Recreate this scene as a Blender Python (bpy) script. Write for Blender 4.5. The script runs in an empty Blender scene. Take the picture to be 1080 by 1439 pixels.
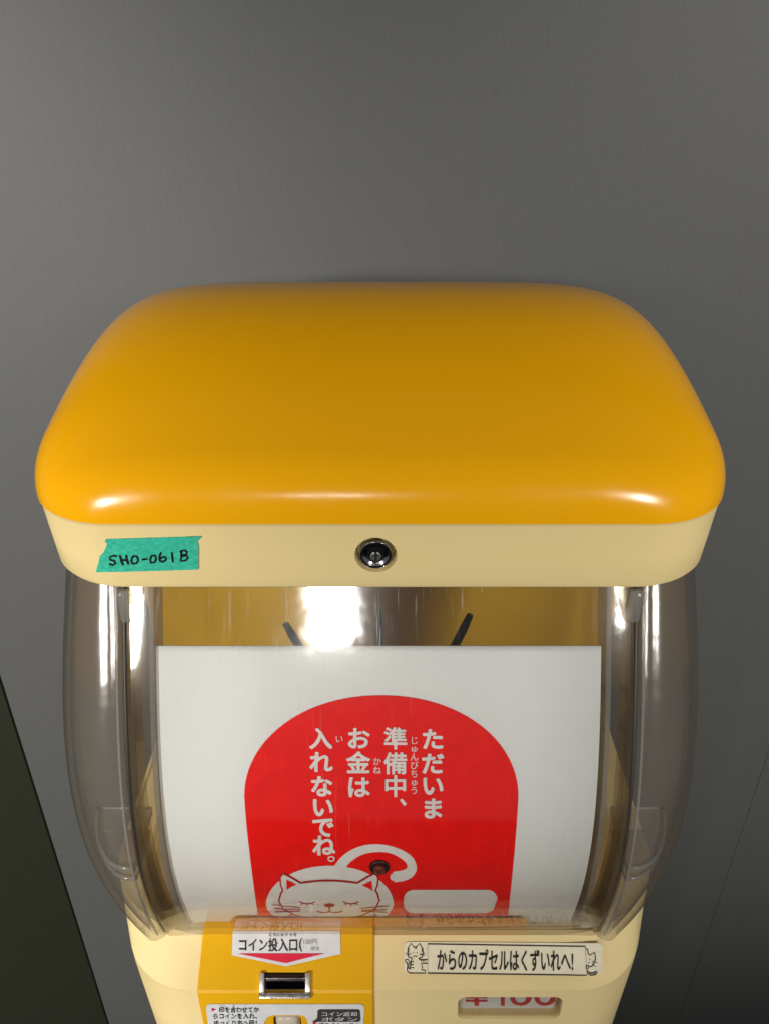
import bpy, bmesh, math, random
import numpy as np
from mathutils import Vector, Matrix
from mathutils.geometry import tessellate_polygon

random.seed(4)
S = bpy.context.scene
COL = S.collection
R = math.radians

# ------------------------------------------------------------------ units
U = 0.275            # one machine unit in metres
Z0 = 1.36            # height of the lid's front lip above the floor
def W(x, y, z):      # machine units -> metres
    return Vector((x * U, y * U, Z0 + z * U))

# ------------------------------------------------------------------ camera
FPX = 1130.0
PITCH = 30.0
CAM = (0.007, -1.044, 0.532)
cd = bpy.data.cameras.new("camera")
cam = bpy.data.objects.new("camera", cd); COL.objects.link(cam)
cam.location = W(*CAM)
cam.rotation_euler = (R(90 - PITCH), 0, 0)
cd.sensor_fit = 'HORIZONTAL'; cd.sensor_width = 36.0
cd.lens = 36.0 * FPX / 1080.0
cd.clip_start = 0.02; cd.clip_end = 100
S.camera = cam

# ------------------------------------------------------------------ dim room, lamps, exposure
w = bpy.data.worlds.new("World"); S.world = w
w.use_nodes = True
w.node_tree.nodes["Background"].inputs[0].default_value = (0.86, 0.95, 1.0, 1)
w.node_tree.nodes["Background"].inputs[1].default_value = 0.10
S.view_settings.view_transform = 'Standard'
S.view_settings.look = 'None'
S.view_settings.exposure = 0.36
S.view_settings.gamma = 1.0

def aim(o, target):
    o.rotation_euler = (Vector(target) - o.location).to_track_quat('-Z', 'Y').to_euler()
def area(name, loc, target, sx, sy, power, col=(1, .96, .9), spread=180):
    l = bpy.data.lights.new(name, 'AREA'); l.shape = 'RECTANGLE'
    l.size = sx; l.size_y = sy; l.energy = power; l.color = col; l.spread = R(spread)
    o = bpy.data.objects.new(name, l); COL.objects.link(o); o.location = loc; aim(o, target); return o
def spot(name, loc, target, power, cone, blend, rad, col=(1, .96, .9)):
    l = bpy.data.lights.new(name, 'SPOT'); l.energy = power; l.color = col
    l.spot_size = R(cone); l.spot_blend = blend; l.shadow_soft_size = rad
    o = bpy.data.objects.new(name, l); COL.objects.link(o); o.location = loc; aim(o, target); return o

o = area("room_lamp", (-0.16, -2.0, 1.885), (0, 0, 1.3), 0.13, 0.08, 5.5); o.data.shape = 'ELLIPSE'
spot("lamp_left", (-1.3, -2.0, 1.88), (-0.84, 0.0, 1.14), 325, 42, 0.5, 0.17)
spot("lamp_right", (1.15, -2.0, 2.05), (0.70, 0.0, 1.40), 180, 38, 0.75, 0.17)

# ------------------------------------------------------------------ photo geometry: rays to real surfaces
cp, sp = math.cos(R(PITCH)), math.sin(R(PITCH))
def ray(px, py):
    a, b = (px - 540.0) / FPX, (719.5 - py) / FPX
    return (a, cp + b * sp, -sp + b * cp)
def hit_plane(px, py, p0, n):
    d = ray(px, py)
    t = sum((p0[i] - CAM[i]) * n[i] for i in range(3)) / sum(d[i] * n[i] for i in range(3))
    return tuple(CAM[i] + t * d[i] for i in range(3))

PZ = [-.205, -.333, -.552, -.679, -.806, -.948, -.99]
PY = [.072, .007, -.088, -.118, -.111, -.085, -.070]
PC = np.polyfit(PZ, PY, 4)
def y_card(z): return float(np.polyval(PC, z))
def y_panel(z): return y_card(z) - 0.022
def n_card(z):
    s = (y_card(z + .001) - y_card(z - .001)) / .002
    l = math.hypot(1, s); return (0, -1 / l, s / l)
def on_card(px, py, off=0.0):
    d = ray(px, py)
    f = lambda t: CAM[1] + t * d[1] - y_card(CAM[2] + t * d[2])
    a, b = 1.0, 2.0
    for _ in range(40):
        m = .5 * (a + b)
        if f(m) < 0: a = m
        else: b = m
    p = [CAM[i] + a * d[i] for i in range(3)]
    n = n_card(p[2])
    return (p[0], p[1] + n[1] * off, p[2] + n[2] * off)

# base body slopes
SL_T = (-.10, -.965); SL_C = (-.18, -1.012)        # (y, z) of slope top and crease
_n = (SL_T[1] - SL_C[1], -(SL_T[0] - SL_C[0])); _l = math.hypot(*_n)
N_SL = (0, -_n[0] / _l, -_n[1] / _l) if -_n[1] > 0 else (0, _n[0] / _l, _n[1] / _l)
if N_SL[2] < 0: N_SL = tuple(-v for v in N_SL)
if N_SL[1] > 0: N_SL = (0, -N_SL[1], N_SL[2])
def on_slope(px, py, off=0.0):
    p = hit_plane(px, py, (0,) + SL_C, N_SL)
    return tuple(p[i] + N_SL[i] * off for i in range(3))
def on_front(px, py, off=0.0):
    p = hit_plane(px, py, (0, SL_C[0], 0), (0, -1, 0))
    return (p[0], p[1] - off, p[2])

# lid band front
BZ0, BZ1 = -.092, -.2195
LA, LD, LR = .566, .88, .155       # half width, depth, plan corner radius
LRB = .145
def band_inset(z): return .005 + .006 * (BZ0 - z) / (BZ0 - BZ1)
def outline_y(x, a, y0, r):
    ax = abs(x)
    if ax <= a - r: return y0
    return y0 + r - math.sqrt(max(r * r - (ax - a + r) ** 2, 0))
def on_band(px, py, off=0.0):
    d = ray(px, py); p = None; y = 0.0
    for _ in range(12):
        t = (y - CAM[1]) / d[1]
        p = [CAM[i] + t * d[i] for i in range(3)]
        i_ = band_inset(p[2]); y = outline_y(p[0], LA - i_, i_, LRB)
    return (p[0], p[1] - off, p[2])

# ------------------------------------------------------------------ materials
def mat(name):
    m = bpy.data.materials.new(name); m.use_nodes = True
    nt = m.node_tree; b = nt.nodes["Principled BSDF"]; return m, nt, b
def node(nt, t, **kw):
    n = nt.nodes.new(t)
    for k, v in kw.items(): setattr(n, k, v)
    return n
def objcoord(nt, scale=(1, 1, 1), rot=(0, 0, 0)):
    tc = node(nt, 'ShaderNodeTexCoord'); mp = node(nt, 'ShaderNodeMapping')
    mp.inputs['Scale'].default_value = scale; mp.inputs['Rotation'].default_value = rot
    nt.links.new(tc.outputs['Object'], mp.inputs['Vector']); return mp.outputs['Vector']
def noise(nt, vec, scale, detail=3, rough=.5):
    n = node(nt, 'ShaderNodeTexNoise'); n.inputs['Scale'].default_value = scale
    n.inputs['Detail'].default_value = detail; n.inputs['Roughness'].default_value = rough
    nt.links.new(vec, n.inputs['Vector']); return n.outputs['Fac']
def mrange(nt, v, a, b, c, d):
    n = node(nt, 'ShaderNodeMapRange')
    for i, x in zip(range(1, 5), (a, b, c, d)): n.inputs[i].default_value = x
    nt.links.new(v, n.inputs[0]); return n.outputs[0]
def mmath(nt, op, a, b=None):
    n = node(nt, 'ShaderNodeMath', operation=op)
    for i, x in enumerate((a, b)):
        if x is None: continue
        if isinstance(x, (int, float)): n.inputs[i].default_value = x
        else: nt.links.new(x, n.inputs[i])
    return n.outputs[0]
def mixcol(nt, f, a, b):
    n = node(nt, 'ShaderNodeMix', data_type='RGBA')
    if isinstance(f, (int, float)): n.inputs[0].default_value = f
    else: nt.links.new(f, n.inputs[0])
    for i, x in ((6, a), (7, b)):
        if isinstance(x, tuple): n.inputs[i].default_value = x + (1,) if len(x) == 3 else x
        else: nt.links.new(x, n.inputs[i])
    return n.outputs[2]
def bump(nt, b, h, strength, dist=.001):
    n = node(nt, 'ShaderNodeBump'); n.inputs['Strength'].default_value = strength
    n.inputs['Distance'].default_value = dist
    nt.links.new(h, n.inputs['Height']); nt.links.new(n.outputs[0], b.inputs['Normal'])

def plastic(name, col, rough=.3, var=.05, coat=.0, peel=.06, wear=.35):
    m, nt, b = mat(name)
    v = objcoord(nt)
    f = mrange(nt, noise(nt, v, 9, 5), .3, .7, 0, 1)
    dark = tuple(c * (1 - var) for c in col); lite = tuple(min(1, c * (1 + var)) for c in col)
    c = mixcol(nt, f, dark, lite)
    sp_ = mrange(nt, noise(nt, v, 900, 2), .71, .78, 0, .35)     # tiny specks of dirt
    c = mixcol(nt, sp_, c, tuple(x * .45 for x in col))
    scr = None
    for rot, scl in (((.1, .2, .6), (14, 700, 300)), ((.3, -.4, -.9), (18, 900, 400)), ((0, .2, 2.0), (12, 800, 350))):
        k = mrange(nt, noise(nt, objcoord(nt, scl, rot), 1, 2), .735, .77, 0, 1)
        scr = k if scr is None else mmath(nt, 'MAXIMUM', scr, k)
    scr = mmath(nt, 'MULTIPLY', scr, mrange(nt, noise(nt, v, 7, 3), .45, .65, 0, wear))
    c = mixcol(nt, scr, c, tuple(min(1, x * .8 + .12) for x in col))
    nt.links.new(c, b.inputs['Base Color'])
    sc = noise(nt, v, 40, 5)
    nt.links.new(mrange(nt, sc, .35, .75, rough * .85, rough * 1.35), b.inputs['Roughness'])
    b.inputs['Coat Weight'].default_value = coat; b.inputs['Coat Roughness'].default_value = .12
    b.inputs['IOR'].default_value = 1.42; b.inputs['Specular IOR Level'].default_value = .36
    bump(nt, b, noise(nt, v, 55, 2), peel, .002)
    return m

M = {}
M['dome'] = plastic("yellow_lid_plastic", (.85, .395, .002), .18, .02, .0, .03)
M['dome'].node_tree.nodes['Principled BSDF'].inputs['Specular IOR Level'].default_value = .24
M['cream'] = plastic("cream_plastic", (.80, .635, .305), .38, .03)
M['cream_body'] = plastic("cream_body_plastic", (.81, .645, .32), .34, .04)
M['coin_yellow'] = plastic("yellow_panel_plastic", (.76, .40, .006), .30, .04, .1)
M['amber'] = plastic("amber_inner_plastic", (.48, .29, .018), .35, .18)
M['hopper'] = plastic("brown_inner_plastic", (.50, .28, .03), .35, .18)

def metal(name, col, rough, aniso=False):
    m, nt, b = mat(name)
    b.inputs['Base Color'].default_value = col + (1,); b.inputs['Metallic'].default_value = 1
    n = noise(nt, objcoord(nt), 400, 4)
    nt.links.new(mrange(nt, n, .3, .7, rough * .7, rough * 1.5), b.inputs['Roughness'])
    bump(nt, b, n, .25, .0005); return m
M['steel'] = metal("worn_steel", (.62, .60, .56), .28)
M['bright_steel'] = metal("bright_worn_steel", (.85, .84, .80), .45)
M['dark_steel'] = metal("dark_spring_steel", (.05, .045, .045), .4)
M['chrome'] = metal("chrome", (.55, .55, .54), .12)
def simple(name, col, rough=.5, spec=.5, var=1.0):
    m, nt, b = mat(name)
    n = noise(nt, objcoord(nt), 120, 4)
    nt.links.new(mixcol(nt, mrange(nt, n, .3, .7, 0, 1), tuple(c * (1 - .07 * var) for c in col), tuple(min(1, c * (1 + .05 * var)) for c in col)), b.inputs['Base Color'])
    b.inputs['Roughness'].default_value = rough
    b.inputs['Specular IOR Level'].default_value = spec
    return m
M['black'] = simple("black_metal", (.006, .006, .007), .22)
M['void'] = simple("dark_recess", (.012, .010, .009), .6)
M['paper'] = simple("white_card", (.79, .81, .81), .55, .3, .15)
M['red'] = simple("red_print", (.88, .004, .002), .6, .15)
M['darkred'] = simple("dark_red_line_print", (.46, .012, .006), .45)
M['white_ink'] = simple("white_print", (.80, .80, .79), .42)
M['label'] = simple("white_label", (.72, .73, .74), .3)
M['label_beige'] = simple("clear_label_film", (.84, .77, .57), .3)
M['ink'] = simple("black_print", (.012, .010, .010), .4)
M['grey_ink'] = simple("grey_print", (.35, .35, .36), .4)
M['label_red'] = simple("label_red_print", (.72, .02, .06), .35)
M['price_red'] = simple("price_red_print", (.55, .03, .04), .45)
M['bubble'] = simple("dark_bubble_print", (.055, .05, .045), .35)

nt = M['paper'].node_tree; b = nt.nodes["Principled BSDF"]
bump(nt, b, noise(nt, objcoord(nt, (9, 9, 16)), 1, 3), .35, .006)
m, nt, b = mat("green_masking_tape")
v = objcoord(nt, (1, 1, 1)); n1 = noise(nt, objcoord(nt, (500, 500, 900)), 1, 4); n2 = noise(nt, v, 60, 4)
c = mixcol(nt, mrange(nt, n1, .3, .7, 0, 1), (.012, .36, .23), (.05, .56, .38))
c = mixcol(nt, mrange(nt, n2, .4, .7, 0, .5), c, (.02, .50, .36))
nt.links.new(c, b.inputs['Base Color']); b.inputs['Roughness'].default_value = .55
bump(nt, b, n1, .5, .0006); M['tape'] = m

m, nt, b = mat("grey_fabric_wallpaper")
n1 = noise(nt, objcoord(nt, (700, 700, 60)), 1, 5, .6); n2 = noise(nt, objcoord(nt), 1.6, 4); n3 = noise(nt, objcoord(nt, (900, 900, 900)), 1, 2)
c = mixcol(nt, mrange(nt, n1, .3, .7, 0, 1), (.060, .063, .062), (.068, .070, .069))
c = mixcol(nt, mrange(nt, n2, .3, .7, 0, .3), c, (.078, .073, .066))
nt.links.new(c, b.inputs['Base Color']); b.inputs['Roughness'].default_value = .62
h = mmath(nt, 'ADD', n1, n3); bump(nt, b, h, .2, .0006); M['wall'] = m

M['dark_panel'] = simple("dark_green_panel_paint", (.016, .018, .010), .6, .3)
M['floor'] = simple("dark_floor_tile", (.10, .10, .09), .5)

def clear(name, face_tint, edge_tint, rough=.03, scratch=0.0, haze=0.0, bmp=.25):
    m, nt, b = mat(name)
    nt.nodes.remove(b); out = nt.nodes["Material Output"]
    lw = node(nt, 'ShaderNodeLayerWeight'); lw.inputs[0].default_value = .5
    fr = mmath(nt, 'ADD', mmath(nt, 'MULTIPLY', mmath(nt, 'POWER', lw.outputs['Facing'], 5.0), .9), .045)
    tr = node(nt, 'ShaderNodeBsdfTransparent')
    tint = mixcol(nt, mmath(nt, 'POWER', lw.outputs['Facing'], 2.2), face_tint, edge_tint)
    nt.links.new(tint, tr.inputs[0])
    gl = node(nt, 'ShaderNodeBsdfGlossy'); gl.inputs['Roughness'].default_value = rough
    bn = node(nt, 'ShaderNodeBump'); bn.inputs['Strength'].default_value = bmp; bn.inputs['Distance'].default_value = .001
    nt.links.new(noise(nt, objcoord(nt), 28, 3), bn.inputs['Height']); nt.links.new(bn.outputs[0], gl.inputs['Normal'])
    mx = node(nt, 'ShaderNodeMixShader'); nt.links.new(fr, mx.inputs[0])
    nt.links.new(tr.outputs[0], mx.inputs[1]); nt.links.new(gl.outputs[0], mx.inputs[2])
    last = mx
    if scratch or haze:
        g = gl
        if scratch:
            masks = None
            for k, (rot, sc) in enumerate((((0, .35, 0), (900, 1, 26)), ((0, -.5, 0), (1100, 1, 32)), ((0, .05, 0), (800, 1, 18)), ((0, 1.2, 0), (700, 1, 30)))):
                s = mrange(nt, noise(nt, objcoord(nt, sc, rot), 1, 2), .68, .78, 0, 1)
                masks = s if masks is None else mmath(nt, 'MAXIMUM', masks, s)
            patch = mrange(nt, noise(nt, objcoord(nt), 14, 4), .42, .68, .05, 1)
            # scuffed most near the top where the capsules rub
            sx = node(nt, 'ShaderNodeSeparateXYZ'); tc = node(nt, 'ShaderNodeTexCoord'); nt.links.new(tc.outputs['Object'], sx.inputs[0])
            top = mrange(nt, sx.outputs['Z'], Z0 - .36 * U, Z0 - .27 * U, .12, 1)
            fac = mmath(nt, 'MULTIPLY', mmath(nt, 'MULTIPLY', masks, patch), mmath(nt, 'MULTIPLY', top, scratch))
            fac = mmath(nt, 'ADD', fac, haze)
        else:
            fac = haze
        df = node(nt, 'ShaderNodeBsdfDiffuse'); df.inputs[0].default_value = (.74, .73, .70, 1)
        m2 = node(nt, 'ShaderNodeMixShader')
        if isinstance(fac, float): m2.inputs[0].default_value = fac
        else: nt.links.new(fac, m2.inputs[0])
        nt.links.new(last.outputs[0], m2.inputs[1]); nt.links.new(df.outputs[0], m2.inputs[2]); last = m2
        if scratch:
            g2 = node(nt, 'ShaderNodeBsdfGlossy'); g2.inputs['Roughness'].default_value = .22
            m3 = node(nt, 'ShaderNodeMixShader'); m3.inputs[0].default_value = .003
            nt.links.new(last.outputs[0], m3.inputs[1]); nt.links.new(g2.outputs[0], m3.inputs[2]); last = m3
    nt.links.new(last.outputs[0], out.inputs['Surface'])
    return m
M['clear_front'] = clear("clear_front_plastic", (.985, .98, .97), (.50, .44, .36), .06, .60, .0012, .22)
M['clear_side'] = clear("smoky_clear_side_plastic", (.955, .947, .935), (.50, .465, .42), .15, 0, .036, .7)
M['clear_edge'] = clear("clear_edge_plastic", (.84, .80, .72), (.26, .22, .18), .06, 0, .16)

M['clear_rim'] = clear("clear_rim_plastic", (.80, .78, .74), (.16, .13, .10), .10, 0, .20)  # hazed white so the added edge tubes show as highlights
M['gap'] = simple("seam_shade_brown", (.035, .028, .022), .4)  # dark brown standing in for shade in the side seams

# ------------------------------------------------------------------ mesh helpers
class Thing:
    def __init__(self, name, label, cat, base, group=None):
        o = bpy.data.objects.new(name, None); COL.objects.link(o)
        o.location = base; o.empty_display_size = .05
        o['label'] = label; o['category'] = cat
        if group: o['group'] = group
        self.o = o; self.base = Vector(base)
def make(name, verts, faces, material, thing=None, parent=None, smooth=True, label=None, world=False):
    """verts in machine units (or metres with world=True)"""
    me = bpy.data.meshes.new(name)
    base = thing.base if thing else Vector()
    vv = [(Vector(v) if world else W(*v)) - base for v in verts]
    me.from_pydata(vv, [], faces)
    bm = bmesh.new(); bm.from_mesh(me)
    bmesh.ops.recalc_face_normals(bm, faces=bm.faces)
    bm.to_mesh(me); bm.free()
    if smooth:
        me.polygons.foreach_set('use_smooth', [True] * len(me.polygons))
    me.materials.append(material)
    o = bpy.data.objects.new(name, me); COL.objects.link(o)
    if parent: o.parent = parent
    elif thing: o.parent = thing.o
    if label: o['label'] = label
    return o
def sharp(o, deg=32):
    bm = bmesh.new(); bm.from_mesh(o.data)
    for e in bm.edges:
        if len(e.link_faces) == 2 and e.calc_face_angle(0) > R(deg): e.smooth = False
    bm.to_mesh(o.data); bm.free(); return o
def bevel(o, wdt, seg=2, deg=30):
    bm = bmesh.new(); bm.from_mesh(o.data)
    es = [e for e in bm.edges if len(e.link_faces) == 2 and e.calc_face_angle(0) > R(deg)]
    bmesh.ops.bevel(bm, geom=es, offset=wdt * U, segments=seg, affect='EDGES', profile=.5)
    bm.to_mesh(o.data); bm.free()
    o.data.polygons.foreach_set('use_smooth', [True] * len(o.data.polygons))
    return o
def grid(nu, nv, f):
    vs = [f(i / nu, j / nv) for j in range(nv + 1) for i in range(nu + 1)]
    fs = [(j * (nu + 1) + i, j * (nu + 1) + i + 1, (j + 1) * (nu + 1) + i + 1, (j + 1) * (nu + 1) + i) for j in range(nv) for i in range(nu)]
    return vs, fs
def loft(rings, cap0=True, cap1=True):
    n = len(rings[0]); vs = [v for r in rings for v in r]; fs = []
    for k in range(len(rings) - 1):
        for i in range(n):
            j = (i + 1) % n; fs.append((k * n + i, k * n + j, (k + 1) * n + j, (k + 1) * n + i))
    if cap0: fs.append(tuple(range(n)))
    if cap1: fs.append(tuple(range((len(rings) - 1) * n, len(rings) * n)))
    return vs, fs
def box(x0, x1, y0, y1, z0, z1):
    vs = [(x, y, z) for x in (x0, x1) for y in (y0, y1) for z in (z0, z1)]
    fs = [(0, 1, 3, 2), (4, 6, 7, 5), (0, 4, 5, 1), (2, 3, 7, 6), (0, 2, 6, 4), (1, 5, 7, 3)]
    return vs, fs
def lathe_y(cx, cz, prof, n=40):
    rings = [[(cx + r * math.cos(2 * math.pi * i / n), y, cz + r * math.sin(2 * math.pi * i / n)) for i in range(n)] for r, y in prof]
    return loft(rings, True, True)
def tube(pts, rad, n=12):
    rings = []
    P = [Vector(p) for p in pts]
    for k, p in enumerate(P):
        t = (P[min(k + 1, len(P) - 1)] - P[max(k - 1, 0)]).normalized()
        a = t.orthogonal().normalized(); b_ = t.cross(a)
        r = rad[k] if isinstance(rad, (list, tuple)) else rad
        rings.append([tuple(p + r * (math.cos(2 * math.pi * i / n) * a + math.sin(2 * math.pi * i / n) * b_)) for i in range(n)])
    return loft(rings)
def shell(vs, fs, th):
    """closed shell of thickness th from an open sheet (machine units)"""
    bm = bmesh.new(); bv = [bm.verts.new(v) for v in vs]
    for f in fs: bm.faces.new([bv[i] for i in f])
    bmesh.ops.recalc_face_normals(bm, faces=bm.faces); bm.normal_update()
    n = len(bv); bm.verts.ensure_lookup_table()
    top = [tuple(v.co) for v in bm.verts]; bot = [tuple(v.co - v.normal * th) for v in bm.verts]
    F = [tuple(v.index for v in f.verts) for f in bm.faces]; bm.verts.index_update()
    F = [tuple(v.index for v in f.verts) for f in bm.faces]
    out = F + [tuple(reversed([i + n for i in f])) for f in F]
    for e in bm.edges:
        if len(e.link_faces) == 1:
            a, b_ = e.verts[0].index, e.verts[1].index
            out.append((a, b_, b_ + n, a + n))
    bm.free(); return top + bot, out
def interp(xs, ys, x):
    return float(np.interp(x, xs, ys))
def smooth_curve(zs, ys, deg):
    c = np.polyfit(zs, ys, deg); return lambda z: float(np.polyval(c, z))
def rrect(a, y0, y1, r, rb, n=10, z=0, sup=2.0):
    """closed plan outline, starts at the front centre and goes right"""
    pts = []
    def arc(cx, cy, rx, ry, t0, t1):
        for i in range(n + 1):
            t = t0 + (t1 - t0) * i / n
            c, s = math.cos(t), math.sin(t)
            pts.append((cx + rx * math.copysign(abs(c) ** (2 / sup), c), cy + ry * math.copysign(abs(s) ** (2 / sup), s), z))
    arc(a - r, y0 + r, r, r, -math.pi / 2, 0)
    arc(a - rb, y1 - rb, rb, rb, 0, math.pi / 2)
    arc(-a + rb, y1 - rb, rb, rb, math.pi / 2, math.pi)
    arc(-a + r, y0 + r, r, r, math.pi, 1.5 * math.pi)
    return pts

# print on surfaces: shapes drawn in photograph pixels, carried on to the real surface
def fill(polys, surf, off, cuts=6, holes=()):
    """polys: list of closed outlines (pixels) -> verts, faces on the surface"""
    bm = bmesh.new()
    for poly in polys:
        tri = tessellate_polygon([[Vector((p[0], p[1], 0)) for p in poly]])
        vs = [bm.verts.new((p[0], p[1], 0)) for p in poly]
        for t in tri:
            try: bm.faces.new([vs[i] for i in t])
            except ValueError: pass
    return from_flat(bm, surf, off, cuts)
def from_flat(bm, surf, off, cuts):
    if surf is on_band:
        xs_ = [v.co.x for v in bm.verts]; x = math.floor(min(xs_) / 4) * 4 + 4
        while x < max(xs_):
            bmesh.ops.bisect_plane(bm, geom=bm.verts[:] + bm.edges[:] + bm.faces[:], plane_co=(x + .017, 0, 0), plane_no=(1, 0, 0)); x += 4
    if cuts and bm.verts:
        ys = [v.co.y for v in bm.verts]; y = math.floor(min(ys) / cuts) * cuts + cuts
        while y < max(ys):
            bmesh.ops.bisect_plane(bm, geom=bm.verts[:] + bm.edges[:] + bm.faces[:], plane_co=(0, y + .013, 0), plane_no=(0, 1, 0)); y += cuts
    bm.verts.index_update()
    vs = [surf(v.co.x, v.co.y, off) for v in bm.verts]
    fs = [tuple(v.index for v in f.verts) for f in bm.faces]
    bm.free(); return vs, fs
def stroke(pts, wd, closed=False):
    """a ribbon outline polygon list (quads + round ends) in pixels"""
    P = [np.array(p, float) for p in pts]; polys = []
    n = len(P); seq = list(range(n)) + ([0] if closed else [])
    L, Rr = [], []
    for k in range(n):
        a = P[k - 1] if (k > 0 or closed) else P[k]
        c = P[(k + 1) % n] if (k < n - 1 or closed) else P[k]
        t = c - a; t = t / (np.linalg.norm(t) + 1e-9); nn = np.array([-t[1], t[0]])
        w_ = (wd[k] if isinstance(wd, (list, tuple)) else wd) / 2
        L.append(P[k] + nn * w_); Rr.append(P[k] - nn * w_)
    for k in range(len(seq) - 1):
        i, j = seq[k], seq[k + 1]
        polys.append([L[i], L[j], Rr[j], Rr[i]])
    return polys
def disc(cx, cy, rx, ry=None, n=24):
    ry = ry or rx
    return [(cx + rx * math.cos(2 * math.pi * i / n), cy + ry * math.sin(2 * math.pi * i / n)) for i in range(n)]
def caps(pts, wd):
    return [disc(p[0], p[1], wd / 2, n=10) for p in (pts[0], pts[-1])]
def join(*parts):
    V, F = [], []
    for vs, fs in parts:
        o = len(V); V += list(vs); F += [tuple(i + o for i in f) for f in fs]
    return V, F
def glyphs(txt, bold=0.0):
    c = bpy.data.curves.new("lettering", 'FONT'); c.body = txt; c.size = 1; c.resolution_u = 4; c.offset = bold
    o = bpy.data.objects.new("lettering", c); COL.objects.link(o)
    dg = bpy.context.evaluated_depsgraph_get()
    me = bpy.data.meshes.new_from_object(o.evaluated_get(dg))
    V = [(v.co.x, v.co.y) for v in me.vertices]; F = [tuple(p.vertices) for p in me.polygons]
    bpy.data.objects.remove(o); bpy.data.curves.remove(c); bpy.data.meshes.remove(me)
    return V, F
def text(txt, x0, y0, x1, y1, surf, off, bold=0.0, shear=0.0, cuts=6, slope=0.0):
    """letters stretched into the pixel rectangle x0..x1, y0..y1"""
    if bold:
        e = (y1 - y0) * bold / 1.0
        return join(*[text(txt, x0 + e * math.cos(R(a)), y0 + e * math.sin(R(a)), x1 + e * math.cos(R(a)), y1 + e * math.sin(R(a)), surf, off + .00009 * k, 0, shear, cuts, slope) for k, a in enumerate((20, 80, 140, 200, 260, 320))])
    V, F = glyphs(txt)
    if not V: return [], []
    ax = [v[0] for v in V]; ay = [v[1] for v in V]
    mx, Mx, my, My = min(ax), max(ax), min(ay), max(ay)
    bm = bmesh.new()
    vs = []
    for a, b_ in V:
        u = (a - mx) / (Mx - mx + 1e-9); t = (b_ - my) / (My - my + 1e-9)
        vs.append(bm.verts.new((x0 + u * (x1 - x0) + shear * (t - .5), y1 + t * (y0 - y1) + slope * u, 0)))
    for f in F:
        try: bm.faces.new([vs[i] for i in f])
        except ValueError: pass
    return from_flat(bm, surf, off, cuts)
def em_text(txt, cx, cy, sx, sy, surf, off, bold=0.0, cuts=6):
    """one character centred at cx, cy with em size sx, sy"""
    if bold:
        e = bold * sy
        return join(*[em_text(txt, cx + e * math.cos(R(a)), cy + e * math.sin(R(a)), sx, sy, surf, off + .00009 * k, 0, cuts) for k, a in enumerate((0, 45, 90, 135, 180, 225, 270, 315))])
    V, F = glyphs(txt)
    bm = bmesh.new(); vs = [bm.verts.new((cx + (a - .5) * sx, cy - (b_ - .38) * sy, 0)) for a, b_ in V]
    for f in F:
        try: bm.faces.new([vs[i] for i in f])
        except ValueError: pass
    return from_flat(bm, surf, off, cuts)

def prism(poly, surf, o0, o1):
    n = len(poly); vs = [surf(p[0], p[1], o0) for p in poly] + [surf(p[0], p[1], o1) for p in poly]
    return vs, [tuple(range(n)), tuple(range(n, 2 * n))] + [(i, (i + 1) % n, n + (i + 1) % n, n + i) for i in range(n)]
def rect(x0, y0, x1, y1): return [(x0, y0), (x1, y0), (x1, y1), (x0, y1)]

# ================================================================== THE SETTING
YW = 1.15
def struct(name, vf, m):
    o = make(name, vf[0], vf[1], m, smooth=False); o['kind'] = 'structure'; return o
zt, zb = (2.6 - Z0) / U, -Z0 / U
XJ = 1.468
struct('wall', box(-6, XJ - .0008, YW, YW + .3, zb, zt), M['wall'])
struct('wall', box(XJ + .0008, 7, YW, YW + .3, zb, zt), M['wall'])
struct('floor', box(-9, 9, -9, YW + .4, zb - .3, zb), M['floor'])
XL = -1.366
o = make('wall_panel', *box(-2.9, XL, YW - .010, YW - .002, zb + .002, zt), M['dark_panel'], smooth=False)
bevel(o, .003, 2)
o['label'] = "tall dark green black panel standing flat against the grey wall left of the machine"; o['category'] = "panel"

# ================================================================== THE MACHINE
T = Thing('capsule_machine', "yellow and cream capsule toy vending machine with clear bulging case and domed yellow lid", "vending machine", W(0, .38, zb))

# lid dome
YC = LD / 2
def dome(u, v):
    s = 2 * v - 1
    y = YC + YC * math.sin(math.pi / 2 * s)
    q = min(y, LD - y)
    if q < .051: H = math.sqrt(max(.12 ** 2 - (.12 - q) ** 2, 0))       # rolled lip
    else: H = .0982 + .715 * (q - .051) - .3575 * (q - .051) ** 2 / (YC - .051)   # gently vaulted top
    X = math.sin(math.pi / 2 * (2 * u - 1))
    dy = min(y, LD - y)
    a = LA - (LR - math.sqrt(max(LR * LR - max(LR - dy, 0) ** 2, 0)))
    z = BZ0 + H * max(1 - abs(X) ** 6.2, 0) ** (1 / 2.3)
    return (a * X, y, z)
dm = make('lid_dome', *grid(120, 120, dome), M['dome'], T)
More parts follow.
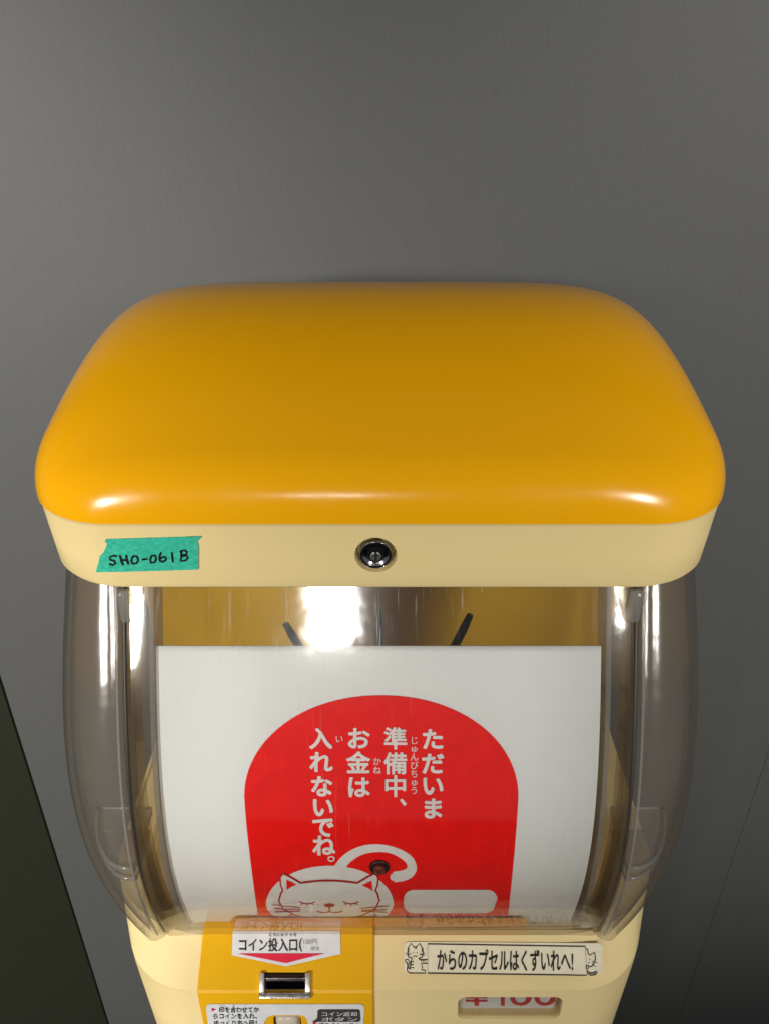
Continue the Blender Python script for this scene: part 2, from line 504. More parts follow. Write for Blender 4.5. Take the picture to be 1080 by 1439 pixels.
# cream band
rings = []
for z, i_ in ((BZ0 + .0, .024), (BZ0 - .003, .014), (BZ0 - .005, .0075), (BZ0 - .008, band_inset(BZ0)), (-.125, band_inset(-.125)), (-.16, band_inset(-.16)), (BZ1 + .008, band_inset(BZ1)), (BZ1 + .002, band_inset(BZ1) + .003), (BZ1, band_inset(BZ1) + .009), (BZ1 + .001, .06)):
    rings.append(rrect(LA - i_, i_, LD - i_, LRB, LRB, 14, z))
bd = make('lid_band', *loft(rings), M['cream'], T)
sharp(bd, 50)
LKX, LKZ = -.0065, -.1535
cut = make('cutter', *lathe_y(LKX, LKZ, ((.0300, -.05), (.0300, .035)), 48), M['cream'])
cut2 = make('cutter', *lathe_y(LKX, LKZ, ((.0375, -.02), (.0325, .012), (.0295, .026)), 48), M['cream'])
def boolean(o, cutter):
    md = o.modifiers.new("cut", 'BOOLEAN'); md.object = cutter; md.operation = 'DIFFERENCE'; md.solver = 'EXACT'
    dg = bpy.context.evaluated_depsgraph_get()
    me = bpy.data.meshes.new_from_object(o.evaluated_get(dg)); o.modifiers.clear()
    old = o.data; o.data = me; bpy.data.meshes.remove(old)
    bpy.data.objects.remove(cutter)
bpy.context.view_layer.update()
boolean(bd, cut); bpy.context.view_layer.update(); boolean(bd, cut2)
sharp(bd, 40)
yb_ = .014
lk = make('lock', *lathe_y(LKX, LKZ, ((.0242, .034), (.0242, yb_ - .004), (.0232, yb_ - .007), (.0215, yb_ - .007), (.0205, yb_ - .003)), 48), M['black'], T)
sharp(lk, 35)
rg = make('lock_ring', *lathe_y(LKX, LKZ, ((.0256, .026), (.0256, yb_ - .002), (.0251, yb_ - .0045), (.0243, yb_ - .0065), (.0240, yb_ - .005)), 48), M['chrome'], T, lk)
cy = make('lock_cylinder', *lathe_y(LKX, LKZ, ((.0125, .02), (.0125, yb_ - .008), (.0115, yb_ - .0098)), 32), M['black'], T, lk)
sharp(cy, 35)
make('keyhole_plate', *lathe_y(LKX, LKZ, ((.0088, .01), (.0088, yb_ - .0104), (.0078, yb_ - .0112), (.0050, yb_ - .0106)), 24), M['steel'], T, lk)
make('keyhole', *box(LKX - .0021, LKX + .0021, yb_ - .0122, yb_ - .0085, LKZ - .0105, LKZ + .0095), M['void'], T, lk, smooth=False)

# clear case
hx = smooth_curve([-.19, -.35, -.524, -.70, -.80, -.867, -.964, -1.0], [.550, .564, .570, .562, .540, .514, .470, .440], 4)
ZT, ZBT = -.218, -.962
XP = .418
def yback(z): return .77 - .06 * max(0, (-.8 - z) / .2)
def side_path(z, sgn, inset=0.0, y_extra=0.0, n=26):
    yf = y_panel(z) + y_extra + inset; h = hx(z) - inset; yb = yback(z) - inset
    pts = [(sgn * (XP + .008), yf + .052, z), (sgn * (XP + .008), yf + .012, z), (sgn * (XP + .011), yf + .004, z), (sgn * (XP + .018), yf + .001, z)]
    rx, ry = h - XP - .02, .27
    for i in range(1, n + 1):
        t = math.pi / 2 * i / n
        e = 2 / 2.35
        pts.append((sgn * (XP + .02 + rx * math.sin(t) ** e), yf + ry * (1 - max(math.cos(t), 0) ** e), z))
    for i in range(1, 5): pts.append((sgn * h, yf + ry + (yb - .16 - yf - ry) * i / 4, z))
    for i in range(1, 9):
        t = math.pi / 2 * i / 8
        pts.append((sgn * (h - .12 * (1 - math.cos(t))), yb - .16 + .16 * math.sin(t), z))
    pts.append((sgn * .39, yb, z))
    return pts
zs = [ZT + (ZBT - ZT) * k / 40 for k in range(41)]
for sgn in (-1, 1):
    rows = [side_path(z, sgn) for z in zs]; n = len(rows[0])
    vs = [p for r in rows for p in r]
    fs = [(k * n + i, k * n + i + 1, (k + 1) * n + i + 1, (k + 1) * n + i) for k in range(40) for i in range(n - 1)]
    sd = make('side_panel', *shell(vs, fs, .012), M['clear_side'], T); sharp(sd, 50)
    # moulded ledge inside the corner where the upper and lower case meet
    for name, z_, th, ylim in (('ledge', -.722, .014, .0), ('seam_lip', -.750, .010, -.03)):
        edge = [p for p in side_path(z_, sgn, .010)[3:32] if p[1] < ylim]
        m_ = len(edge); back = [(p[0], ylim, z_) for p in (edge[0], edge[-1])]
        ringp = edge + [back[1], back[0]]
        vs = ringp + [(p[0], p[1], p[2] - th) for p in ringp]; q_ = len(ringp)
        fs = [tuple(range(q_)), tuple(range(q_, 2 * q_))] + [(i, (i + 1) % q_, q_ + (i + 1) % q_, q_ + i) for i in range(q_)]
        lg = make(name, vs, fs, M['clear_edge'], T, sd, smooth=False)
        make(name + '_rim', *tube(edge, .0042, 8), M['clear_rim'], T, sd)  # whitened tube added as the highlight along the ledge edge
        make(name + '_rim', *tube([back[0], ((back[0][0] + back[1][0]) / 2, ylim, z_), back[1]], .0026, 8), M['clear_rim'], T, sd)
    # whitened tube for the edge highlight, dark tube for shade in the seam
    make('edge_highlight', *tube([(sgn * (XP + .016), y_panel(z) + .001, z) for z in zs], .0026, 8), M['clear_rim'], T, sd)
    make('seam_shade', *tube([(sgn * (XP + .0045), y_panel(z) + .008, z) for z in zs], .0032, 8), M['gap'], T, sd)

# clear front panel: curved sheet with returned side edges
def front_path(z):
    yf = y_panel(z); P = []
    half = [(XP, yf + .055), (XP, yf + .02), (XP - .001, yf + .004), (XP - .003, yf + .001), (XP - .007, yf)]
    P += [(-x, y, z) for x, y in half]
    for i in range(1, 12): P.append((-(XP - .007) + 2 * (XP - .007) * i / 12, yf, z))
    P += [(x, y, z) for x, y in reversed(half)]
    return P
ZPB = -.967
zf = [ZT - .004 + (ZPB - ZT) * k / 48 for k in range(49)]
rows = [front_path(z) for z in zf]; n = len(rows[0])
vs = [p for r in rows for p in r]
fs = [(k * n + i, k * n + i + 1, (k + 1) * n + i + 1, (k + 1) * n + i) for k in range(48) for i in range(n - 1)]
fp = make('front_panel', *shell(vs, fs, .010), M['clear_front'], T); sharp(fp, 50)
# guide rails behind the panel that hold the card, and the latch tabs
for sgn in (-1, 1):
    vs, fs = [], []
    for k, z in enumerate(zf):
        y = y_panel(z); x0 = sgn * .375; x1 = sgn * .383
        vs += [(x0, y + .012, z), (x1, y + .012, z), (x1, y + .075, z), (x0, y + .075, z)]
        if k: 
            o_ = 4 * k
            for i in range(4): fs.append((o_ - 4 + i, o_ - 4 + (i + 1) % 4, o_ + (i + 1) % 4, o_ + i))
    fs += [(0, 1, 2, 3), tuple(4 * 48 + i for i in range(4))]
    make('guide_rail', vs, fs, M['clear_edge'], T, fp, smooth=False)
    yt = y_panel(-.255)
    tb = make('latch_tab', *box(sgn * .400, sgn * .424, yt - .022, yt - .003, -.285, -.2235), M['clear_edge'], T, fp)
    bevel(tb, .006, 3)
# top rail of the panel, in the shadow of the lid
vs, fs = box(-.40, .40, y_panel(-.226) - .001, y_panel(-.226) + .035, -.238, -.2235)
tr_ = make('top_rail', vs, fs, M['clear_edge'], T, fp); bevel(tr_, .004, 2)

# inside: back plate, sloping hopper floor, agitator
bp = [(-.555, -.218), (.555, -.218), (.555, -.79), (.34, -.93), (.34, -1.0), (-.34, -1.0), (-.34, -.93), (-.555, -.79)]
vs = [(x, y, z) for y in (.50, .53) for x, z in bp]
fs = [tuple(range(8)), tuple(range(8, 16))] + [(i, (i + 1) % 8, 8 + (i + 1) % 8, 8 + i) for i in range(8)]
make('back_plate', vs, fs, M['amber'], T, smooth=False)
vs, fs = grid(16, 16, lambda u, v: ((u - .5) * .68, -.02 + v * .515, -1.06 + .20 * abs(v - .4) ** 1.5 * 2))
make('hopper_floor', *shell(vs, fs, .015), M['hopper'], T)
hub = make('agitator_hub', *loft([[(r * math.cos(a * math.pi / 12), .30 + r * math.sin(a * math.pi / 12), z) for a in range(24)] for r, z in ((.09, -.88), (.085, -.82), (.05, -.78), (.02, -.77))]), M['dark_steel'], T)
for tip, bend in (((.185, .30, -.492), .02), ((-.006, .30, -.478), 0), ((-.20, .30, -.515), -.02)):
    a_ = Vector((tip[0] * .15, .30, -.79)); b_ = Vector(tip)
    pts = [tuple(a_.lerp(b_, k / 8) + Vector((bend * math.sin(k / 8 * math.pi), 0, 0))) for k in range(9)]
    make('agitator_rod', *tube(pts, [.0092] * 8 + [.007]), M['dark_steel'], T, hub)

refl_pts = []
for cx, t0 in ((733, -90), (331, 90)):
    for i in range(9): refl_pts.append((cx + 7 * math.cos(R(t0 + 22.5 * i)), 1291.5 + 6.5 * math.sin(R(t0 + 22.5 * i))))
M['orange'] = plastic("orange_reflection", (.78, .30, .006), .3, .05)
cs = make('coin_panel_reflection', *join(fill([refl_pts], on_card, .007, 6)), M['orange'], T)  # flat orange shape standing in for the coin panel's reflection
# peg that shows through the hole in the card
pc = on_card(533, 1217, 0)
def peg_ring(prof, name, material, parent=None):
    n_ = n_card(pc[2]); t_ = (0, n_[2], -n_[1]) if -n_[1] > 0 else (0, -n_[2], n_[1])
    rings = [[(pc[0] + r * math.cos(a * math.pi / 14), pc[1] + r * math.sin(a * math.pi / 14) * t_[1] + n_[1] * h, pc[2] + r * math.sin(a * math.pi / 14) * t_[2] + n_[2] * h) for a in range(28)] for r, h in prof]
    return make(name, *loft(rings), material, T, parent)
M['peg'] = simple("dark_red_peg_plastic", (.16, .02, .012), .2)
M['peg_dark'] = simple("dark_brown_peg_rim", (.045, .012, .009), .25)
pg = peg_ring(((.0185, .001), (.0185, .005), (.016, .007), (.0145, .004), (.0145, .0015)), 'card_peg', M['peg_dark'])
peg_ring(((.011, .0015), (.010, .010), (.006, .012)), 'peg_head', M['peg'], pg)
peg_ring(((.0042, .0105), (.0042, .0135), (.003, .0142)), 'peg_pin', M['peg_dark'], pg)

# base body
BA = .552
def body_ring(kind):
    n = 14; pts = []
    def corner(sgn, rev):
        L = []
        for i in range(n + 1):
            t = math.pi / 2 * i / n
            if kind == 'crease':
                rx, ry, y0, a = .20, .24, SL_C[0], BA - .006
                z = SL_C[1] - .085 * (i / n) ** 1.3
            elif kind == 'top':
                rx, ry, y0, a = .22, .17, SL_T[0], BA + .004
                z = SL_T[1] + .034 * (i / n) ** 1.6
            elif kind == 'top2':
                rx, ry, y0, a = .22, .17, SL_T[0] + .006, BA - .002
                z = SL_T[1] - .001 + .036 * (i / n) ** 1.6
            else:
                rx, ry, y0, a = .20, .24, SL_C[0], BA - .020; z = kind
            L.append((sgn * (a - rx + rx * math.sin(t)), y0 + ry * (1 - math.cos(t)), z))
        return L[::-1] if rev else L
    rt = corner(1, False)
    zz = rt[-1][2]; a = rt[-1][0]; yb = .80; r = .08
    rt += [(a - r + r * math.cos(t), yb - r + r * math.sin(t), zz) for t in [math.pi / 2 * i / 6 for i in range(7)]]
    lf = [(-p[0], p[1], p[2]) for p in rt][::-1]
    return [(p[0] + .007, p[1], p[2]) for p in rt + lf]
k0 = body_ring('crease')
def shift(rg_, dy, dz, s=1.0): return [(p[0] * s, p[1] + dy, p[2] + dz) for p in rg_]
rings = [body_ring('top2'), body_ring('top'), body_ring('crease'), shift(k0, .0004, -.006), shift(k0, .001, -.05), body_ring(-1.4), body_ring(-2.2), body_ring(zb + .002)]
# fix the ring under the crease so that it levels out
bo = make('body', *loft(rings), M['cream_body'], T)
# price window opening
wc = [on_front(642, 1404), on_front(791, 1404), on_front(791, 1431), on_front(642, 1431)]
PX0, PX1 = .150, .346
PZ1, PZ0 = on_front(700, 1403)[2], on_front(700, 1432)[2]
def rr_prism(x0, x1, z0, z1, y0, y1, r, grow=0):
    def ring(y, g):
        P = []
        for cx, cz, t0 in ((x1 - r, z1 - r, 0), (x0 + r, z1 - r, 90), (x0 + r, z0 + r, 180), (x1 - r, z0 + r, 270)):
            for i in range(7):
                t = R(t0 + 15 * i); P.append((cx + (r + g) * math.cos(t), y, cz + (r + g) * math.sin(t)))
        return P
    return loft([ring(y0, grow), ring(y1, 0)])
yfz = SL_C[0]
c1 = make('cutter', *rr_prism(PX0, PX1, PZ0, PZ1, yfz - .03, yfz + .028, .016, .004), M['cream'])
bpy.context.view_layer.update(); boolean(bo, c1)
# coin mechanism opening
KX0, KX1 = on_front(384, 1425)[0], on_front(423, 1425)[0]
KZ1 = on_front(400, 1423)[2]
c1 = make('cutter', *rr_prism(KX0 - .012, KX1 + .012, KZ1 - .22, KZ1 + .002, yfz - .03, yfz + .06, .014), M['cream'])
bpy.context.view_layer.update(); boolean(bo, c1)
sharp(bo, 14)

# price window: frame, card and lettering
yp = yfz + .0195
pw = make('price_window', *box(PX0 + .004, PX1 - .004, yp, yp + .004, PZ0 - .0, PZ1 + .0), M['label'], T, smooth=False)
def on_price(px, py, off=0.0):
    p = hit_plane(px, py, (0, yp, 0), (0, -1, 0)); return (p[0], p[1] - off, p[2])
parts = []
for ch, a, b_ in (('¥', 652, 686), ('0', 716, 746), ('0', 750, 780)):
    parts.append(text(ch, a, 1388, b_, 1413, on_price, .0008, .012, cuts=0))
parts.append(fill([rect(703, 1388, 708.5, 1413.3), [(703, 1392), (703, 1396), (696, 1400), (696, 1397)]], on_price, .0008, 0))
make('lettering', *join(*parts), M['price_red'], T, pw, smooth=False)
pn_v, pn_f = rr_prism(PX0 + .0005, PX1 - .0005, PZ0 + .0005, PZ1 - .0005, yfz + .004, yfz + .007, .016)
make('pane', pn_v, pn_f, M['clear_front'], T, pw, smooth=False)

# yellow coin panel, a proud plate that follows slope and front
CX0, CX1 = -.346, -.014
def coin_sec(off, top=0.0):
    return [(SL_T[0] + .03 + N_SL[1] * off, SL_T[1] + .03 * (SL_T[1] - SL_C[1]) / (SL_T[0] - SL_C[0]) + N_SL[2] * off),
            (SL_C[0] + .001 + N_SL[1] * off, SL_C[1] + .001 * (SL_T[1] - SL_C[1]) / (SL_T[0] - SL_C[0]) + N_SL[2] * off),
            (SL_C[0] - off * .95, SL_C[1] - .0002 + off * .2), (SL_C[0] - off, SL_C[1] - .001), (SL_C[0] - off, SL_C[1] - .10), (SL_C[0] - off, -1.7)]
so = coin_sec(.006)
sg = (SL_T[1] - SL_C[1]) / (SL_T[0] - SL_C[0])
si = [(so[0][0] - N_SL[1] * .010, so[0][1] - N_SL[2] * .010), (SL_C[0] + .03, SL_C[1] + .03 * sg - .006), (SL_C[0] + .012, SL_C[1] - .004), (SL_C[0] + .006, SL_C[1] - .02), (SL_C[0] + .005, SL_C[1] - .10), (SL_C[0] + .005, -1.7)]
vs, fs = [], []
xs = [CX0, CX0 + .002, CX1 - .002, CX1]
for k, x in enumerate(xs):
    o_ = .006 if k in (1, 2) else .004
    sec = coin_sec(o_) + list(reversed(si))
    vs += [(x, p[0], p[1]) for p in sec]
n = len(so) * 2
for k in range(3):
    for i in range(n):
        j = (i + 1) % n; fs.append((k * n + i, k * n + j, (k + 1) * n + j, (k + 1) * n + i))
fs += [tuple(range(n)), tuple(range(3 * n, 4 * n))]
cpn = make('coin_panel', vs, fs, M['coin_yellow'], T)
c1 = make('cutter', *rr_prism(KX0, KX1, KZ1 - .20, KZ1, yfz - .05, yfz + .03, .012), M['cream'])
bpy.context.view_layer.update(); boolean(cpn, c1)
c1 = make('cutter', *prism(rect(371, 1367, 431, 1392), on_slope, -.05, .05), M['cream'])
bpy.context.view_layer.update(); boolean(cpn, c1)
c1 = make('cutter', *prism(rect(370, 1366, 432, 1391), on_slope, -.06, .05), M['cream'])
bpy.context.view_layer.update(); boolean(bo, c1); sharp(bo, 14)
sharp(cpn, 12)
# coin slot: dark throat, two bright cheeks, a rolled bar above, a lip below
sl = make('coin_slot', *prism(rect(370, 1366, 432, 1391), on_slope, -.058, -.046), M['void'], T, smooth=False)
for a, b_ in ((365.5, 372.5), (429.5, 436.5)):
    ck = make('slot_cheek', *prism(rect(a, 1368, b_, 1395), on_slope, -.03, .0135), M['bright_steel'], T, sl); bevel(ck, .001, 1)
rb = make('slot_bar', *prism(rect(372.8, 1368.5, 429.2, 1380.5), on_slope, -.04, .009), M['dark_steel'], T, sl); bevel(rb, .005, 3)
rb2 = make('slot_bar', *prism(rect(372.8, 1374.8, 429.2, 1376.2), on_slope, .006, .0105), M['steel'], T, sl); bevel(rb2, .0008, 1)  # thin bright strip standing in for the highlight along the bar
lp = make('slot_lip', *prism(rect(365, 1395.3, 437, 1404), on_slope, -.012, .0125), M['steel'], T, sl); bevel(lp, .0015, 2)

# coin label
OFF = .0075
lab = [(328, 1309), (478, 1309), (479, 1341), (402.5, 1358.5), (327, 1343)]
cl = make('coin_label', *fill([lab], on_slope, OFF, 0), M['label'], T, smooth=False)
make('arrow', *fill([[(335, 1340.5), (456, 1340.5), (402.5, 1354)]], on_slope, OFF + .001, 0), M['label_red'], T, cl, smooth=False)
parts = [text('コイン投入口', 337, 1319.5, 418, 1337.5, on_slope, OFF + .001, .012, cuts=0),
         text('(', 421, 1319, 425, 1338, on_slope, OFF + .001, .005, cuts=0),
         text('とうにゅう ぐち', 379, 1312.5, 417, 1316.5, on_slope, OFF + .001, .008, cuts=0)]
make('lettering', *join(*parts), M['ink'], T, cl, smooth=False)
parts = [text('100円', 427, 1320.5, 446, 1328, on_slope, OFF + .001, .0, cuts=0), text('硬貨', 437, 1331, 449, 1337, on_slope, OFF + .001, 0, cuts=0)]
make('glare_washed_lettering', *join(*parts), M['grey_ink'], T, cl, smooth=False)  # grey ink: the wash of glare is put into the print colour

# instruction label with the hole for the coin mechanism
def on_coin_front(px, py, off=0.0):
    p = on_front(px, py); return (p[0], p[1] - .006 - off, p[2])
L0, L1 = (291, 1405.5), (512, 1405.5)
outer_l = [(372, 1600), (296 + 18, 1600), (290.5, 1412), (292, 1408), (296, 1406.2), (506, 1406.2), (510.5, 1408), (512, 1412), (500, 1600), (433, 1600), (433, 1432), (430, 1424.5), (424, 1421.5), (384, 1421.5), (376, 1424.5), (372, 1432)]
il = make('instruction_label', *fill([outer_l], on_coin_front, .0012, 0), M['label'], T, smooth=False)
F2 = .0022
parts = [text('印を合わせてか', 309, 1409.5, 364.5, 1417.2, on_coin_front, F2, .012, cuts=0),
         text('らコインを入れ、', 301, 1418.6, 362, 1426, on_coin_front, F2, .012, cuts=0),
         text('ゆっくり右へ回し', 302, 1428.2, 366, 1435.6, on_coin_front, F2, .012, cuts=0),
         text('てください', 304, 1437.6, 340, 1445, on_coin_front, F2, .012, cuts=0),
         text('しるし', 309, 1407.0, 318, 1408.8, on_coin_front, F2, .0, cuts=0), text('あ', 328, 1407.0, 331, 1408.8, on_coin_front, F2, .0, cuts=0)]
make('lettering', *join(*parts), M['ink'], T, il, smooth=False)
make('lettering', *text('印を合わせてか', 448, 1432, 506, 1439, on_coin_front, F2, .012, cuts=0), M['ink'], T, il, smooth=False)
for tri_ in ([(298.5, 1411), (304.5, 1413.4), (298.5, 1415.8)], [(440, 1429.5), (446, 1432.3), (440, 1435)], [(346, 1435.5), (362, 1436.5), (352, 1444)]):
    make('arrow', *fill([tri_], on_coin_front, F2, 0), M['label_red'], T, il, smooth=False)
bub = make('bubble', *fill([[(449, 1413), (504, 1413), (506, 1415), (507, 1428), (504.5, 1430.5), (449, 1430.5), (439, 1430.5), (446.5, 1425), (446.5, 1415)]], on_coin_front, F2, 0), M['bubble'], T, il, smooth=False)
make('bubble_lettering', *join(text('コイン返却', 453, 1415.2, 502, 1421.4, on_coin_front, F2 + .001, .012, cuts=0), text('ボタン', 453, 1423.0, 502, 1428.6, on_coin_front, F2 + .001, .012, cuts=0)), M['label'], T, il, smooth=False)
# coin knob housing in the opening
kx = (KX0 + KX1) / 2
M['grey_plastic'] = plastic("grey_translucent_plastic", (.50, .45, .36), .2, .1, .3)
kn = make('coin_knob', *box(KX0 + .003, KX1 - .003, yfz - .010, yfz + .04, KZ1 - .17, KZ1 - .006), M['grey_plastic'], T)
bevel(kn, .012, 3)
make('knob_rim', *rr_prism(KX0 - .006, KX1 + .006, KZ1 - .21, KZ1 + .0045, yfz + .0415, yfz + .05, .012), M['coin_yellow'], T, kn, smooth=False)

# capsule sticker with the two little line-drawn cats
s_out = []
for cx, cy_, t0 in ((838, 1334, -90), (838, 1362, 0), (575, 1360, 90), (575, 1332, 180)):
    for i in range(6): 
        t = R(t0 + 18 * i); s_out.append((cx + 8 * math.cos(t), cy_ + (8 if t0 != 999 else 8) * math.sin(t)))
st = make('sticker', *fill([s_out], on_slope, .002, 0), M['label_beige'], T, smooth=False)
q = [(600.5, 1327), (821.5, 1330.5), (823.5, 1371), (600.5, 1368)]
S2 = .003
ink = [fill(stroke(q, 1.7, True), on_slope, S2, 0)]
ink.append(text('からのカプセルはくずいれへ!', 614, 1334.5, 804, 1364, on_slope, S2, .012, cuts=0, slope=1.5))
def k12(x, y): return (560 + x / 12, 1320 + y / 12)
def k13(x, y): return (780 + x / 13.5, 1320 + y / 13.5)
cats = [([(330, 335), (395, 300), (405, 240), (400, 160), (345, 75), (295, 135), (250, 135), (205, 75), (150, 160), (150, 260), (165, 305), (220, 325), (205, 380), (185, 515), (150, 480), (140, 400), (110, 390), (105, 355), (150, 345), (175, 375), (180, 430)], k12, 1.1),
        ([(140, 480), (140, 540), (180, 575), (450, 575), (450, 530), (380, 520), (395, 480), (375, 415), (480, 410)], k12, 1.1), ([(330, 335), (360, 350), (480, 350)], k12, 1.1),
        ([(265, 135), (265, 170)], k12, .9), ([(290, 135), (290, 170)], k12, .9)] + \
       [([(x, 355), (x, 385)], k12, .8) for x in (375, 405, 435)] + [([(205, y), (250, y)], k12, .8) for y in (385, 435, 485)] + \
       [([(150, y), (180, y)], k12, .8) for y in (170, 205)] + [([(375, y), (402, y)], k12, .8) for y in (175, 205)] + \
       [([(140, y), (180, y)], k12, .8) for y in (425, 455, 490)] + \
       [([(105, 235), (210, 245)], k12, .45), ([(105, 272), (200, 262)], k12, .45), ([(345, 260), (445, 240)], k12, .45), ([(350, 265), (440, 275)], k12, .45),
        ([(235, 285), (255, 298), (273, 280), (295, 298), (310, 285)], k12, .8), ([(240, 220), (246, 238)], k12, .9), ([(302, 220), (308, 238)], k12, .9),
        ([(560, 185), (600, 195), (615, 285), (640, 310), (740, 255), (750, 380), (725, 460), (680, 525), (630, 520), (600, 580), (570, 560), (575, 510), (600, 500), (630, 520)], k13, 1.1),
        ([(690, 430), (785, 455)], k13, .6), ([(690, 465), (750, 530)], k13, .6), ([(615, 455), (640, 450)], k13, .8), ([(640, 385), (648, 400)], k13, .9),
        ([(590, 600), (600, 660), (660, 690), (740, 680), (785, 645), (770, 615), (700, 645), (640, 640), (600, 610)], k13, 1.1)] + \
       [([(x, 640), (x + 5, 682)], k13, .9) for x in (630, 665, 700, 735)]
for pts, kf, wd in cats: ink.append(fill(stroke([kf(*p) for p in pts], wd * 1.25), on_slope, S2, 0))
make('lettering', *join(*ink), M['ink'], T, st, smooth=False)

# ================================================================== NOTICE CARD inside the case
cz_ = on_card(534, 1250)
N = Thing('notice_card', "curved white notice card with red arch and white cat print behind the clear front", "notice card", cz_ and W(0, y_card(-.948), -.948))
zt_c = on_card(534, 908)[2]; zb_c = on_card(534, 1297)[2]
hw = .3715
vs, fs = grid(4, 60, lambda u, v: (-.0030 + hw * (2 * u - 1), y_card(zt_c + (zb_c - zt_c) * v), zt_c + (zb_c - zt_c) * v))
make('card', *shell(vs, fs, .003), M['paper'], N)
def ca(px, py, off=0.0): return on_card(px, py, off + .0006)
O1, O2, O3, O4 = .0008, .0014, .0020, .0026
# red arch
def arch(y):
    if y < 1117:
        k = math.sqrt(max(1 - ((1117 - y) / 140.0) ** 2, 0)) ** .96
        return 535.5 - 192 * k, 535.5 + 192 * k
    s = (y - 1117) / 175
    return 343.5 + 20 * s ** 1.3, 727.5 - 15 * s ** 1.3
ysr = [977 + 140 * (1 - math.cos(math.pi / 2 * i / 24)) for i in range(25)] + [1117 + 173 * i / 24 for i in range(1, 25)]
def arch_mesh(g, off, mname, nm):
    vs, fs = [], []
    for k, y in enumerate(ysr):
        l, r = arch(y); vs += [ca(l - g, y - (g if y < 1117 else 0), off), ca(r + g, y - (g if y < 1117 else 0), off)]
        if k: fs.append((2 * k - 2, 2 * k - 1, 2 * k + 1, 2 * k))
    return make(nm, vs, fs, mname, N, smooth=True)
arch_mesh(0, O1, M['red'], 'red_arch')
# words
let = []
def column(chars, x, ys, sz=36, b_=.036, xs=None):
    for i, (ch, y) in enumerate(zip(chars, ys)):
        let.append(em_text(ch, xs[i] if xs else x, y, sz, sz * .95, ca, O2, b_))
column('ただいま', 607.5, (1038, 1072, 1103, 1135), 33)
column('準備中', 555.5, (1037, 1072, 1104), 34, .024)
let.append(fill([[(561, 1123.5), (564.5, 1121.5), (571, 1129), (567.5, 1132)]], ca, O2))
column('お金は', 503.5, (1037, 1071, 1105), 34, .032)
column('入れないでね', 0, (1037, 1070, 1104, 1133, 1161, 1187), 33, .036, (451, 451, 452, 453.5, 454, 455))
let.append(fill(stroke(disc(465.5, 1206, 4.2, 3.2, 18), 1.8, True), ca, O2))
for i, ch in enumerate('じゅんびちゅう'):
    small = ch == 'ゅ'
    let.append(em_text(ch, 581.5, 1039.7 + i * 11.7, 12, 12, ca, O2, .004))
for ch, x, y in (('い', 476.6, 1037.7), ('か', 529.6, 1069), ('ね', 529.6, 1081.5)): let.append(em_text(ch, x, y, 12, 12, ca, O2, .004))
make('lettering', *join(*let), M['white_ink'], N, smooth=False)
# cat: body, tail, head with ears
def z5(x, y): return (355 + x / 4.909, 1195 + y / 4.909)
body = []
for i in range(61):
    t = math.pi + math.pi * i / 60
    body.append((463.5 + 89.5 * math.cos(t), 1271 + 55.5 * math.sin(t)))
body += [(551, 1276), (546, 1283), (538, 1289), (389, 1289), (381, 1283), (376, 1276)]
tail_p = [(476, 1219.5), (485, 1208), (497, 1199), (512, 1193), (530, 1191), (548, 1193), (563, 1199), (574, 1207), (578.5, 1217), (576, 1224), (568, 1229), (553, 1231.5)]
tl = []
P = tail_p
for k in range(len(P) - 1):
    p0, p1, p2, p3 = P[max(k - 1, 0)], P[k], P[k + 1], P[min(k + 2, len(P) - 1)]
    for s in range(5):
        t = s / 5
        tl.append(tuple(.5 * (2 * p1[i] + (-p0[i] + p2[i]) * t + (2 * p0[i] - 5 * p1[i] + 4 * p2[i] - p3[i]) * t * t + (-p0[i] + 3 * p1[i] - 3 * p2[i] + p3[i]) * t ** 3) for i in (0, 1)))
tl.append(P[-1])
wt = [15 - 5.2 * max(0, 1 - abs(k / len(tl) - .45) * 2.2) for k in range(len(tl))]
rrw = []
for cx, cy_, t0 in ((684, 1262.5, -90), (681, 1269.5, 0), (581, 1269.5, 90), (581, 1262.5, 180)):
    for i in range(7): rrw.append((cx + 14 * math.cos(R(t0 + 15 * i)), cy_ + 13 * math.sin(R(t0 + 15 * i))))
make('tail', *join(fill(stroke(tl, wt), ca, O2), fill(caps([tl[-1], tl[-1]], 11)[:1], ca, O2)), M['white_ink'], N, smooth=False)
make('blank_box', *fill([rrw], ca, O2), M['white_ink'], N, smooth=False)
make('cat_body', *fill([body], ca, O2), M['white_ink'], N, smooth=False)
head_l = [(525, 465), (420, 460), (300, 435), (215, 390), (188, 340), (200, 295), (215, 268), (200, 230), (197, 180), (212, 158), (260, 180), (330, 222)]
head = head_l[::-1] and []
hl = [z5(*p) for p in head_l]
hr = [(2 * (355 + 525 / 4.909) - x + 1.0, y) for x, y in hl]
top = [z5(330 + (720 - 330) * i / 12, 222 - 16 * math.sin(math.pi * i / 12)) for i in range(1, 12)]
head = hl + top + hr[::-1][:-1]
make('head_outline', *join(fill(stroke(head, 5.0, True), ca, O3)), M['darkred'], N, smooth=False)
make('cat_head', *fill([head], ca, O3 + .0006), M['white_ink'], N, smooth=False)
ear_l = [z5(*p) for p in ((235, 190), (305, 225), (268, 240), (236, 262))]
ear_r = [z5(*p) for p in ((820, 197), (828, 268), (795, 248), (752, 228))]
make('ear', *fill([ear_l], ca, O4 + .0008), M['red'], N, smooth=False)
make('ear', *fill([ear_r], ca, O4 + .0008), M['red'], N, smooth=False)
f_ = []
def fs_(pts, wd): f_.append(fill(stroke([z5(*p) for p in pts], wd), ca, O4 + .0008))
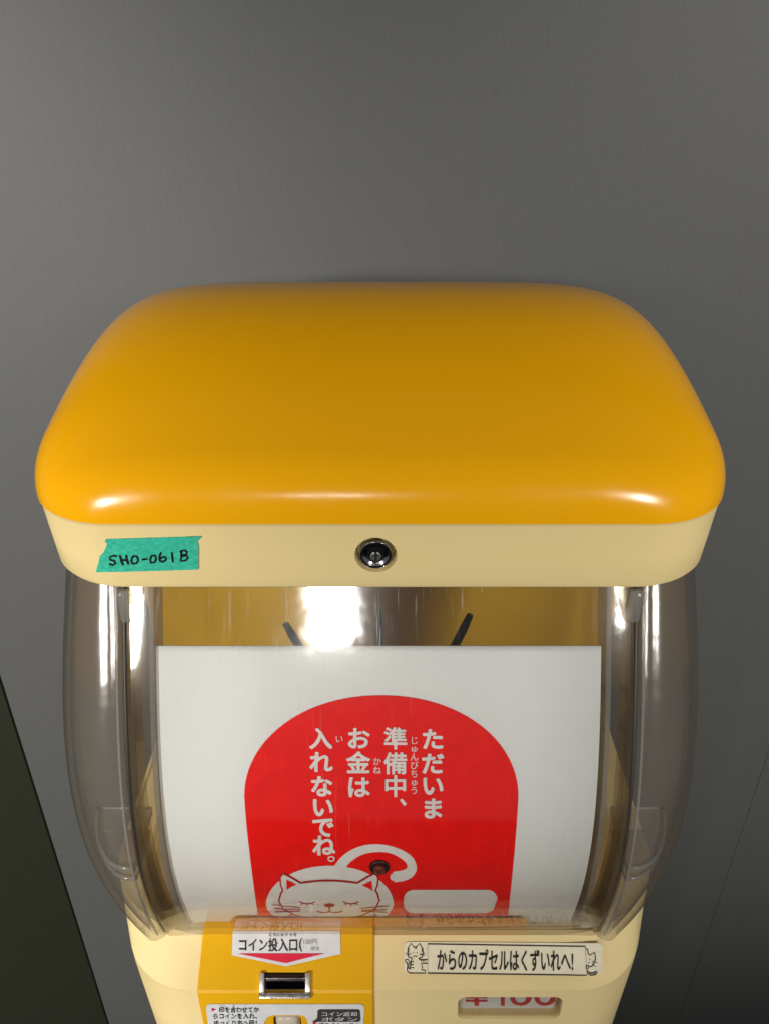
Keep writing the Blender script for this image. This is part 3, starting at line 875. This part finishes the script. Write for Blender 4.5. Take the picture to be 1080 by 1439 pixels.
for ex in (376, 676):
    fs_([(ex - 48, 345), (ex - 25, 354), (ex, 357), (ex + 25, 354), (ex + 48, 345)], 1.5)
    fs_([(ex - 40, 350), (ex - 55, 336)], 1.2); fs_([(ex - 22, 354), (ex - 45, 365)], 1.0); fs_([(ex, 355), (ex + 2, 372)], 1.2); fs_([(ex + 40, 350), (ex + 55, 338)], 1.2); fs_([(ex + 22, 354), (ex + 50, 362)], 1.0)
f_.append(fill([disc(*z5(530, 367), 7.6, 2.6)], ca, O4 + .0008))
fs_([(530, 370), (530, 412)], 2.2)
fs_([(445, 405), (465, 415), (500, 418), (530, 410), (560, 418), (600, 415), (622, 405)], 1.7)
for a, b_ in (((135, 362), (330, 384)), ((150, 390), (328, 397)), ((155, 412), (328, 408)), ((740, 388), (935, 372)), ((750, 402), (925, 397)), ((750, 408), (925, 415))): fs_([a, b_], 1.1)
fs_([(245, 440), (270, 430)], 1.2); fs_([(835, 430), (880, 462)], 1.2)
make('cat_face', *join(*f_), M['darkred'], N, smooth=False)

# ================================================================== TAPE on the lid band
tape = [(149, 757), (200, 755.5), (250, 754), (283, 752.7), (282.5, 755), (277, 760), (279.5, 768), (279, 785), (279, 799.5), (230, 801), (180, 802.5), (135.5, 803), (136, 799), (139, 790), (140.5, 781), (146, 775), (149, 769), (151, 763), (147.5, 760)]
TP = Thing('masking_tape', "torn strip of green masking tape with handwritten code stuck on the cream lid edge", "tape", W(*on_band(208, 803)))
bm_t = []
tp = make('tape_strip', *fill([tape], on_band, .0022, 5), M['tape'], TP, smooth=False)
md = tp.modifiers.new("thickness", 'SOLIDIFY'); md.thickness = .0003; md.offset = -1
def tz(x, y): return (130 + x / 6.353, 740 + y / 6.353)
hand = [[(215, 255), (190, 250), (160, 265), (158, 285), (200, 300), (210, 320), (185, 335), (158, 325)],
        [(250, 255), (262, 300), (275, 330)], [(258, 292), (308, 288)], [(305, 250), (312, 290), (322, 322)],
        [(360, 262), (348, 295), (362, 322), (395, 320), (412, 290), (400, 258), (372, 255), (358, 268)],
        [(452, 285), (486, 280)],
        [(530, 258), (516, 290), (530, 315), (560, 308), (572, 275), (560, 248), (535, 250), (526, 264)],
        [(612, 228), (600, 262), (605, 298), (632, 305), (660, 288), (655, 265), (630, 262), (606, 280)],
        [(712, 228), (716, 262), (720, 302)],
        [(795, 208), (798, 255), (790, 298), (835, 294), (855, 270), (845, 252), (805, 250)], [(790, 212), (825, 203), (848, 218), (838, 240), (803, 250)]]
hp = []
for pl in hand:
    pts = [tz(*p) for p in pl]
    hp.append(fill(stroke(pts, 2.9), on_band, .0032, 5)); hp.append(fill(caps(pts, 2.9), on_band, .0032, 5))
make('handwriting', *join(*hp), M['ink'], TP, smooth=False)

# ------------------------------------------------------------------ render settings
S.cycles.transparent_max_bounces = 40
S.cycles.max_bounces = 10
S.cycles.use_denoising = True
